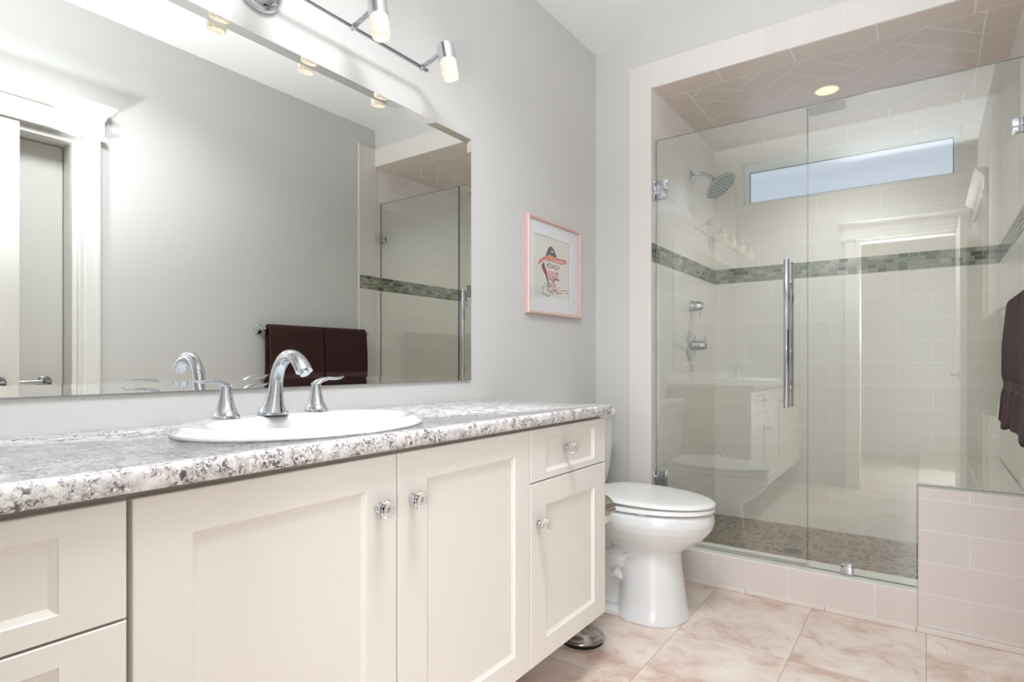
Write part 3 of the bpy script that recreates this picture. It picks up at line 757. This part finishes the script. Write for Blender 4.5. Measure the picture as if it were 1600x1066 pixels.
# ------------------------------------------------------------------ vanity light
vl = thing('vanity_light', 'chrome bar light with a row of lit seeded glass tube spots above the mirror', 'wall light', (0, -1.927, 2.04))
bm = new(); lathe(bm, (0, -1.905, 2.022), (1, 0, 0), [(0.0004, 0.066), (0.010, 0.066), (0.020, 0.060), (0.028, 0.045), (0.030, 0.010), (0.050, 0.008)], 40); obj('canopy', bm, M['chrome'], vl, 40)
bm = new(); tube(bm, [(0.057, -1.333, 2.020), (0.057, -2.521, 2.020)], 0.0062, 14); obj('bar', bm, M['chrome_dark'], vl, 40)
for k, yy in enumerate((-1.359, -1.643, -1.927, -2.211, -2.495)):
    ax = Vector((0.16, 0.10 if k == 0 else 0.0, -1)).normalized()
    top = Vector((0.160, yy, 2.061))
    bm = new(); tube(bm, [(0.057, yy, 2.020), (0.10, yy, 2.030), (0.138, yy, 2.042)], 0.0075, 12)
    lathe(bm, (0.052, yy, 2.019), (1, 0, 0.2), [(0, 0.009), (0.016, 0.009)], 14)
    lathe(bm, top, ax, [(0, 0.0255), (0.002, 0.0275), (0.050, 0.0275), (0.0505, 0.0262), (0.046, 0.0262), (0.046, 0.001)], 32)
    hd = obj('lamp_head', bm, M['chrome'], vl, 40)
    bm = new(); lathe(bm, top, ax, [(0.0465, 0.0258), (0.100, 0.0258), (0.110, 0.0245), (0.1115, 0.021), (0.108, 0.012), (0.108, 0.001)], 28); obj('glass_tube', bm, M['seeded'], hd, 40)
    vb = lamp('vanity_bulb', 'POINT', top + ax * 0.136, (0, 0, 0), 0.05, (1.0, 0.95, 0.89), shadow_soft_size=0.02)
    vb.data.cycles.use_multiple_importance_sampling = False

# ------------------------------------------------------------------ picture
PY0, PY1, PZ0, PZ1 = -0.668, -0.196, 1.259, 1.690
pc = thing('framed_picture', 'framed ink and watercolour sketch of a hatted face in a thin pink frame', 'picture', (0, (PY0 + PY1) / 2, PZ0))
fwd = 0.014; fx = 0.022
bm = new()
O = [(PY0, PZ0), (PY1, PZ0), (PY1, PZ1), (PY0, PZ1)]
def ins(q, d): return [(q[0][0] + d, q[0][1] + d), (q[1][0] - d, q[1][1] + d), (q[2][0] - d, q[2][1] - d), (q[3][0] + d, q[3][1] - d)]
rings = [[Vector((x, y, z)) for y, z in q] for x, q in ((0.0005, O), (fx - 0.004, O), (fx, ins(O, 0.003)), (fx, ins(O, 0.008)), (fx - 0.006, ins(O, fwd)), (0.008, ins(O, fwd)))]
loft(bm, rings, False); obj('frame', bm, M['picframe'], pc)
AI = [(-0.607, 1.340), (-0.283, 1.340), (-0.283, 1.617), (-0.607, 1.617)]
bm = new(); I = ins(O, fwd + 0.0003)
loft(bm, [[Vector((x, y, z)) for y, z in q] for x, q in ((0.006, I), (0.010, I), (0.010, AI), (0.0075, ins(AI, 0.002)))], False); obj('mat_board', bm, M['mat'], pc)
bm = new(); box(bm, 0.004, 0.0068, AI[0][0] - 0.004, AI[1][0] + 0.004, AI[0][1] - 0.004, AI[2][1] + 0.004); art = obj('drawing', bm, M['artpaper'], pc)
ink = {k: pbr('ink_' + k, v, 0.9) for k, v in dict(dark=(62, 72, 70), teal=(70, 92, 88), orange=(236, 150, 100), coral=(226, 120, 110), pink=(228, 178, 184), rose=(222, 180, 188), wine=(130, 52, 64), magenta=(190, 70, 100), line=(92, 84, 88), pale=(206, 206, 202)).items()}
keys = list(ink); bm = new(); layer = [0]
def A(u, v):   # u, v in 0..1 inside the opening
    return AI[0][0] + u * (AI[1][0] - AI[0][0]), AI[0][1] + v * (AI[2][1] - AI[0][1])
def blob(k, pts):
    layer[0] += 1; x = 0.0069 + layer[0] * 0.000012
    c = bm.faces.new([bm.verts.new((x,) + A(u, v)) for u, v in pts]); c.material_index = keys.index(k)
def stroke(k, pts, w=0.008):
    layer[0] += 1; x = 0.0069 + layer[0] * 0.000012
    P = [Vector(p) for p in pts]; L, R = [], []
    for i, p in enumerate(P):
        d = (P[min(i + 1, len(P) - 1)] - P[max(i - 1, 0)]).normalized(); nn = Vector((-d.y, d.x)) * w * (0.5 + 0.5 * math.sin(PI * (i + 0.7) / (len(P) + 0.4)))
        L.append(p + nn); R.append(p - nn)
    for i in range(len(P) - 1):
        f = bm.faces.new([bm.verts.new((x,) + A(*q)) for q in (L[i], R[i], R[i + 1], L[i + 1])]); f.material_index = keys.index(k)
# hat crown, brim, face, hair, coat lines, signature scribble
blob('dark', [(0.30, 0.66), (0.33, 0.73), (0.37, 0.80), (0.42, 0.855), (0.47, 0.86), (0.53, 0.83), (0.57, 0.77), (0.61, 0.72), (0.60, 0.685), (0.50, 0.70), (0.40, 0.69)])
blob('teal', [(0.36, 0.70), (0.40, 0.78), (0.45, 0.82), (0.46, 0.74), (0.43, 0.70)])
blob('pale', [(0.455, 0.79), (0.50, 0.80), (0.52, 0.77), (0.48, 0.755)])
blob('coral', [(0.10, 0.50), (0.14, 0.58), (0.24, 0.645), (0.34, 0.69), (0.50, 0.70), (0.70, 0.695), (0.86, 0.70), (0.90, 0.67), (0.86, 0.625), (0.74, 0.60), (0.55, 0.60), (0.40, 0.605), (0.27, 0.59), (0.17, 0.54)])
blob('orange', [(0.30, 0.665), (0.42, 0.72), (0.52, 0.70), (0.62, 0.69), (0.58, 0.655), (0.44, 0.65)])
blob('artpaper' if False else 'pale', [(0.18, 0.565), (0.30, 0.625), (0.40, 0.64), (0.34, 0.605)])
blob('rose', [(0.40, 0.635), (0.55, 0.645), (0.72, 0.65), (0.84, 0.665), (0.78, 0.625), (0.60, 0.612), (0.46, 0.612)])
blob('pink', [(0.37, 0.47), (0.44, 0.44), (0.54, 0.46), (0.64, 0.45), (0.66, 0.40), (0.62, 0.32), (0.56, 0.30), (0.46, 0.31), (0.39, 0.34), (0.36, 0.40)])
blob('rose', [(0.46, 0.27), (0.56, 0.28), (0.60, 0.22), (0.57, 0.13), (0.52, 0.10), (0.47, 0.16)])
blob('wine', [(0.21, 0.53), (0.27, 0.57), (0.29, 0.50), (0.33, 0.44), (0.36, 0.36), (0.365, 0.26), (0.33, 0.30), (0.30, 0.38), (0.24, 0.45), (0.20, 0.49)])
blob('magenta', [(0.22, 0.46), (0.28, 0.44), (0.31, 0.36), (0.26, 0.40)])
rn = random.Random(3)
for c, w_ in (((0.43, 0.53), 0.075), ((0.60, 0.525), 0.075)):
    for q in range(2): stroke('line', [(c[0] + w_ * (1 + 0.15 * q) * math.cos(t), c[1] + 0.036 * math.sin(t) + 0.006 * rn.random()) for t in [2 * PI * i / 12 for i in range(13)]], 0.006)
    stroke('magenta', [(c[0] - 0.05, c[1] + 0.02), (c[0], c[1] - 0.008), (c[0] + 0.05, c[1] + 0.018)], 0.008)
for q in range(48):
    u, v = 0.37 + 0.30 * rn.random(), 0.10 + 0.37 * rn.random()
    stroke(rn.choice(['magenta', 'wine', 'line', 'rose']), [(u, v), (u + 0.03 * rn.uniform(-1, 1), v - 0.03), (u + 0.05 * rn.uniform(-.4, 1), v - 0.03 * rn.random())], 0.006)
stroke('dark', [(0.42, 0.33), (0.47, 0.29), (0.52, 0.27)], 0.008); stroke('wine', [(0.50, 0.28), (0.58, 0.33), (0.66, 0.31)], 0.012)
for pl in ([(0.30, 0.24), (0.24, 0.14), (0.22, 0.06), (0.40, -0.0 + 0.02), (0.44, 0.08)], [(0.36, 0.26), (0.34, 0.14), (0.46, 0.10), (0.52, 0.05)], [(0.36, 0.20), (0.40, 0.30)], [(0.44, 0.12), (0.52, 0.14), (0.50, 0.05)]):
    stroke('line', pl, 0.005)
for pl in ([(0.56, 0.10), (0.60, 0.17), (0.61, 0.08)], [(0.60, 0.15), (0.66, 0.17), (0.61, 0.13)], [(0.64, 0.11), (0.72, 0.13), (0.68, 0.09), (0.78, 0.12)], [(0.72, 0.15), (0.86, 0.165), (0.95, 0.18)], [(0.84, 0.12), (0.92, 0.13)]):
    stroke('magenta', pl, 0.006)
obj('ink_sketch', bm, [ink[k] for k in keys], art, normals=False)
bm = new(); box(bm, 0.0135, 0.0150, I[0][0], I[1][0], I[0][1], I[2][1]); obj('glass', bm, M['picglass'], pc)

# ------------------------------------------------------------------ toilet
TY = -0.44
def egg(xb, xf, hw, z, n=48, split=0.42, sq=2.8):
    xm = xb + split * (xf - xb); out = []
    for k in range(n):
        t = 2 * PI * k / n; c, s = math.cos(t), math.sin(t)
        if c >= 0: x = xm + (xf - xm) * c; y = hw * s
        else:
            x = xm - (xm - xb) * abs(c) ** (2 / sq); y = hw * math.copysign(abs(s) ** (2 / sq), s)
        out.append(Vector((x, TY + y, z)))
    return out
to = thing('toilet', 'white two-piece toilet with closed lid between the vanity and the shower', 'toilet', (0.40, TY, 0))
bm = new()
# bowl
loft(bm, [egg(0.36, 0.60, 0.100, 0.24), egg(0.34, 0.615, 0.112, 0.275), egg(0.30, 0.655, 0.140, 0.305), egg(0.26, 0.700, 0.170, 0.340), egg(0.23, 0.730, 0.188, 0.375), egg(0.215, 0.742, 0.196, 0.405), egg(0.215, 0.740, 0.193, 0.430), egg(0.22, 0.733, 0.187, 0.442), egg(0.23, 0.722, 0.178, 0.446)])
# front column
loft(bm, [egg(0.35, 0.640, 0.148, 0.0, split=0.5), egg(0.355, 0.638, 0.146, 0.018, split=0.5), egg(0.365, 0.630, 0.134, 0.06, split=0.5), egg(0.372, 0.618, 0.122, 0.14, split=0.5), egg(0.372, 0.608, 0.113, 0.22, split=0.5), egg(0.37, 0.605, 0.110, 0.29, split=0.5)])
# foot and rear block
loft(bm, [egg(0.07, 0.60, 0.135, 0.0, split=0.3, sq=4), egg(0.07, 0.60, 0.135, 0.022, split=0.3, sq=4), egg(0.08, 0.58, 0.120, 0.036, split=0.3, sq=4)])
loft(bm, [egg(0.09, 0.46, 0.070, 0.03, sq=4), egg(0.09, 0.46, 0.075, 0.20, sq=4), egg(0.06, 0.46, 0.10, 0.36, sq=4), egg(0.03, 0.46, 0.165, 0.40, sq=4), egg(0.025, 0.40, 0.17, 0.444, sq=4)])
# trapway bulge on both sides
for s in (-1, 1):
    tube(bm, [(0.46, TY + s * 0.07, 0.28), (0.38, TY + s * 0.072, 0.235), (0.30, TY + s * 0.074, 0.215), (0.22, TY + s * 0.072, 0.24), (0.15, TY + s * 0.066, 0.29), (0.12, TY + s * 0.06, 0.36)], 0.048, 16)
    tube(bm, [(0.38, TY + s * 0.066, 0.17), (0.30, TY + s * 0.068, 0.15), (0.22, TY + s * 0.066, 0.16), (0.14, TY + s * 0.06, 0.11), (0.12, TY + s * 0.06, 0.03)], 0.040, 16)
    lathe(bm, (0.30, TY + s * 0.108, 0.03), (0, 0, 1), [(0, 0.014), (0.012, 0.013), (0.018, 0.007), (0.019, 0.001)], 14)
bo = obj('bowl', bm, M['porcelain'], to, 180)
md = bo.modifiers.new('blend', 'REMESH'); md.mode = 'VOXEL'; md.voxel_size = 0.0055; md.use_smooth_shade = True
md = bo.modifiers.new('soften', 'SMOOTH'); md.factor = 0.5; md.iterations = 6
bm = new(); loft(bm, [egg(0.240, 0.735, 0.185, 0.4512), egg(0.232, 0.743, 0.193, 0.4530), egg(0.232, 0.743, 0.193, 0.4640), egg(0.236, 0.739, 0.189, 0.4680)]); st = obj('seat', bm, M['seat'], to, 50)
for s in (-1, 1):
    bm = new(); box(bm, 0.50, 0.525, TY + s * 0.165 - 0.006, TY + s * 0.165 + 0.006, 0.4445, 0.4517, 0.001); obj('bumper', bm, M['seat'], st)
def tilt(r): return [Vector((p.x, p.y, p.z + (0.745 - p.x) * 0.022)) for p in r]
bm = new(); loft(bm, [tilt(r) for r in (egg(0.243, 0.737, 0.185, 0.4728), egg(0.235, 0.745, 0.193, 0.4748), egg(0.235, 0.745, 0.193, 0.4805), egg(0.241, 0.739, 0.187, 0.4860), egg(0.262, 0.715, 0.165, 0.4890), egg(0.33, 0.63, 0.10, 0.4905))]); obj('lid', bm, M['seat'], to, 60)
for s in (-1, 1):
    bm = new(); lathe(bm, (0.232, TY + s * 0.075, 0.4465), (0, 0, 1), [(0, 0.020), (0.022, 0.019), (0.030, 0.014), (0.032, 0.002)], 20); obj('hinge_cap', bm, M['seat'], to, 40)
def rrect(x0, x1, y0, y1, z, r, n=6):
    out = []
    for cx, cy, t0 in ((x1 - r, y1 - r, 0), (x0 + r, y1 - r, 90), (x0 + r, y0 + r, 180), (x1 - r, y0 + r, 270)):
        for k in range(n + 1):
            t = math.radians(t0 + 90 * k / n); out.append(Vector((cx + r * math.cos(t), cy + r * math.sin(t), z)))
    return out
bm = new(); T0, T1 = TY - 0.228, TY + 0.228
loft(bm, [rrect(0.045, 0.165, T0 + 0.060, T1 - 0.060, 0.4445, 0.04), rrect(0.03, 0.188, T0 + 0.040, T1 - 0.040, 0.462, 0.045), rrect(0.022, 0.200, T0 + 0.022, T1 - 0.022, 0.50, 0.045), rrect(0.018, 0.207, T0 + 0.010, T1 - 0.010, 0.56, 0.042), rrect(0.015, 0.210, T0 + 0.003, T1 - 0.003, 0.65, 0.04), rrect(0.014, 0.212, T0, T1, 0.785, 0.04)])
tk = obj('tank', bm, M['porcelain'], to, 50)
bm = new(); loft(bm, [rrect(0.010, 0.218, T0 - 0.008, T1 + 0.008, 0.7855, 0.042), rrect(0.006, 0.224, T0 - 0.013, T1 + 0.013, 0.793, 0.044), rrect(0.006, 0.224, T0 - 0.013, T1 + 0.013, 0.815, 0.044), rrect(0.012, 0.216, T0 - 0.006, T1 + 0.006, 0.826, 0.04), rrect(0.04, 0.18, T0 + 0.03, T1 - 0.03, 0.829, 0.03)]); obj('tank_lid', bm, M['porcelain'], to, 50)
bm = new(); lathe(bm, (0.211, T0 + 0.07, 0.735), (1, 0, 0), [(0, 0.014), (0.010, 0.013), (0.012, 0.006), (0.022, 0.006)], 16); tube(bm, [(0.234, T0 + 0.065, 0.736), (0.238, T0 + 0.11, 0.732), (0.236, T0 + 0.15, 0.726)], [(0.006, 0.008), (0.005, 0.007), (0.004, 0.006)], 10); obj('flush_lever', bm, M['chrome'], to, 40)

# ------------------------------------------------------------------ toilet paper stand
PX, PYc = 0.366, -0.822
ps = thing('toilet_paper_stand', 'brushed metal freestanding toilet paper stand on the floor beside the vanity', 'toilet paper stand', (PX, PYc, 0))
bm = new(); lathe(bm, (PX, PYc, 0), (0, 0, 1), [(0.010, 0.080), (0.014, 0.083), (0.020, 0.082), (0.025, 0.076), (0.026, 0.072), (0.034, 0.066), (0.042, 0.054), (0.044, 0.050), (0.050, 0.040), (0.054, 0.024), (0.060, 0.012)], 44); bs = obj('base', bm, M['nickel'], ps, 60)
bm = new(); lathe(bm, (PX, PYc, 0), (0, 0, 1), [(0.0002, 0.079), (0.0100, 0.081), (0.0102, 0.02)], 40); obj('foot_pad', bm, M['black'], bs, 40)
bm = new(); tube(bm, [(PX, PYc, 0.058), (PX, PYc, 0.64)], 0.009, 16); lathe(bm, (PX, PYc, 0.64), (0, 0, 1), [(0, 0.009), (0.004, 0.014), (0.014, 0.016), (0.024, 0.010), (0.027, 0.001)], 18); obj('pole', bm, M['nickel'], ps, 40)
RX, RZ = 0.380, 0.466
bm = new(); tube(bm, [(PX, PYc, RZ), (RX - 0.004, PYc + 0.006, RZ), (RX, PYc + 0.018, RZ), (RX, PYc + 0.145, RZ)], 0.006, 12); obj('arm', bm, M['nickel'], ps, 40)
bm = new(); n = 10; cr = 0.060
vs = [[bm.verts.new((RX + rr * math.cos(t), yy, RZ + rr * math.sin(t))) for t in [math.radians(2 + 96 * k / n) for k in range(n + 1)]] for rr in (cr, cr + 0.003) for yy in (PYc + 0.020, PYc + 0.130)]
for k in range(n):
    bm.faces.new((vs[0][k], vs[0][k + 1], vs[1][k + 1], vs[1][k])); bm.faces.new((vs[2][k], vs[3][k], vs[3][k + 1], vs[2][k + 1]))
    bm.faces.new((vs[0][k], vs[2][k], vs[2][k + 1], vs[0][k + 1])); bm.faces.new((vs[1][k], vs[1][k + 1], vs[3][k + 1], vs[3][k]))
for k in (0, n): bm.faces.new((vs[0][k], vs[1][k], vs[3][k], vs[2][k]))
obj('cover', bm, M['nickel'], ps, 40)
bm = new(); nn = 40
def ring(r, y): return [bm.verts.new((RX + r * math.cos(2 * PI * k / nn), y, RZ - 0.0125 + r * math.sin(2 * PI * k / nn))) for k in range(nn)]
ya, yb = PYc + 0.024, PYc + 0.126
q = [ring(0.019, ya), ring(0.045, ya), ring(0.046, ya + 0.002), ring(0.046, yb - 0.002), ring(0.045, yb), ring(0.019, yb)]
for a, b in zip(q, q[1:] + q[:1]):
    for k in range(nn): bm.faces.new((a[k], a[(k + 1) % nn], b[(k + 1) % nn], b[k]))
rp = obj('toilet_paper_roll', bm, M['paper'], None, 40); tag(rp, 'white toilet paper roll hanging on the metal stand beside the vanity', 'toilet paper')

# ------------------------------------------------------------------ towel bar and towels
BXt, BZt = 1.672, 1.235
tb = thing('towel_bar', 'chrome towel bar with round wall rosettes on the right wall', 'towel bar', (W, -0.50, BZt))
bm = new(); tube(bm, [(BXt, -0.885, BZt), (BXt, -0.112, BZt)], 0.008, 16); obj('bar', bm, M['chrome'], tb, 40)
for yy in (-0.873, -0.124):
    wx = W - (0.0005 if yy < -0.2 else 0.0095)
    bm = new(); lathe(bm, (wx, yy, BZt), (-1, 0, 0), [(0, 0.027), (0.005, 0.027), (0.010, 0.022), (0.013, 0.012), (0.030, 0.010), (0.045, 0.012)], 28); lathe(bm, (BXt, yy - 0.014, BZt), (0, 1, 0), [(0, 0.004), (0.003, 0.012), (0.025, 0.012), (0.028, 0.004)], 18); obj('post', bm, M['chrome'], tb, 40)
def towel(name, y0, y1, zf, seed, label):
    rr = random.Random(seed); ph = [rr.uniform(0, 6.28) for _ in range(6)]
    bm = new(); ny, front, top = 44, 34, 10
    zb = 0.86
    path = []
    for k in range(front + 1):   # front drop, upward
        z = zf + (BZt - zf) * k / front; path.append(('f', z))
    for k in range(1, top): path.append(('t', PI * k / top))
    for k in range(14): path.append(('b', BZt - (BZt - zb) * k / 13))
    grid = []
    for j in range(ny + 1):
        u = j / ny; y = y0 + (y1 - y0) * u; col = []
        for kind, v in path:
            if kind == 'f':
                h = (BZt - v) / (BZt - zf)
                bulge = 0.020 + 0.012 * min(1, h * 3)
                wv = 0.006 * h * math.sin(u * 9 + ph[0] + h) + 0.004 * h * math.sin(u * 17 + ph[1])
                band = -0.007 * math.exp(-((v - zf - 0.135) / 0.022) ** 2)
                flare = 0.010 * max(0, 1 - (v - zf) / 0.10)
                x = BXt - bulge - wv - band - flare * (0.6 + 0.4 * math.sin(u * 13 + ph[2]))
                col.append((x, y + 0.004 * h * math.sin(6 * h + ph[3]), v - 0.012 * h * math.sin(u * 7 + ph[4]) * (1 if h > 0.9 else 0)))
            elif kind == 't': col.append((BXt - 0.020 * math.cos(v), y, BZt + 0.020 * math.sin(v)))
            else: col.append((BXt + 0.020 + 0.004 * math.sin(u * 8 + ph[5]), y, v))
        grid.append([bm.verts.new(p) for p in col])
    for a, b in zip(grid, grid[1:]):
        for k in range(len(path) - 1):
            f = bm.faces.new((a[k], a[k + 1], b[k + 1], b[k]))
            if path[k][0] == 'f' and 0.118 < path[k][1] - zf < 0.150: f.material_index = 1
    o = obj(name, bm, [M['terry'], M['hem']], None, 180)
    md = o.modifiers.new('thickness', 'SOLIDIFY'); md.thickness = 0.018; md.offset = 0
    md = o.modifiers.new('round', 'SUBSURF'); md.levels = 1; md.render_levels = 1
    tag(o, label, 'towel', 'brown towels on the towel bar'); return o
towel('bath_towel', -0.850, -0.487, 0.825, 5, 'dark brown towel on the towel bar, the one farther from the shower')
towel('bath_towel', -0.477, -0.142, 0.832, 11, 'dark brown towel on the towel bar, the one next to the shower')
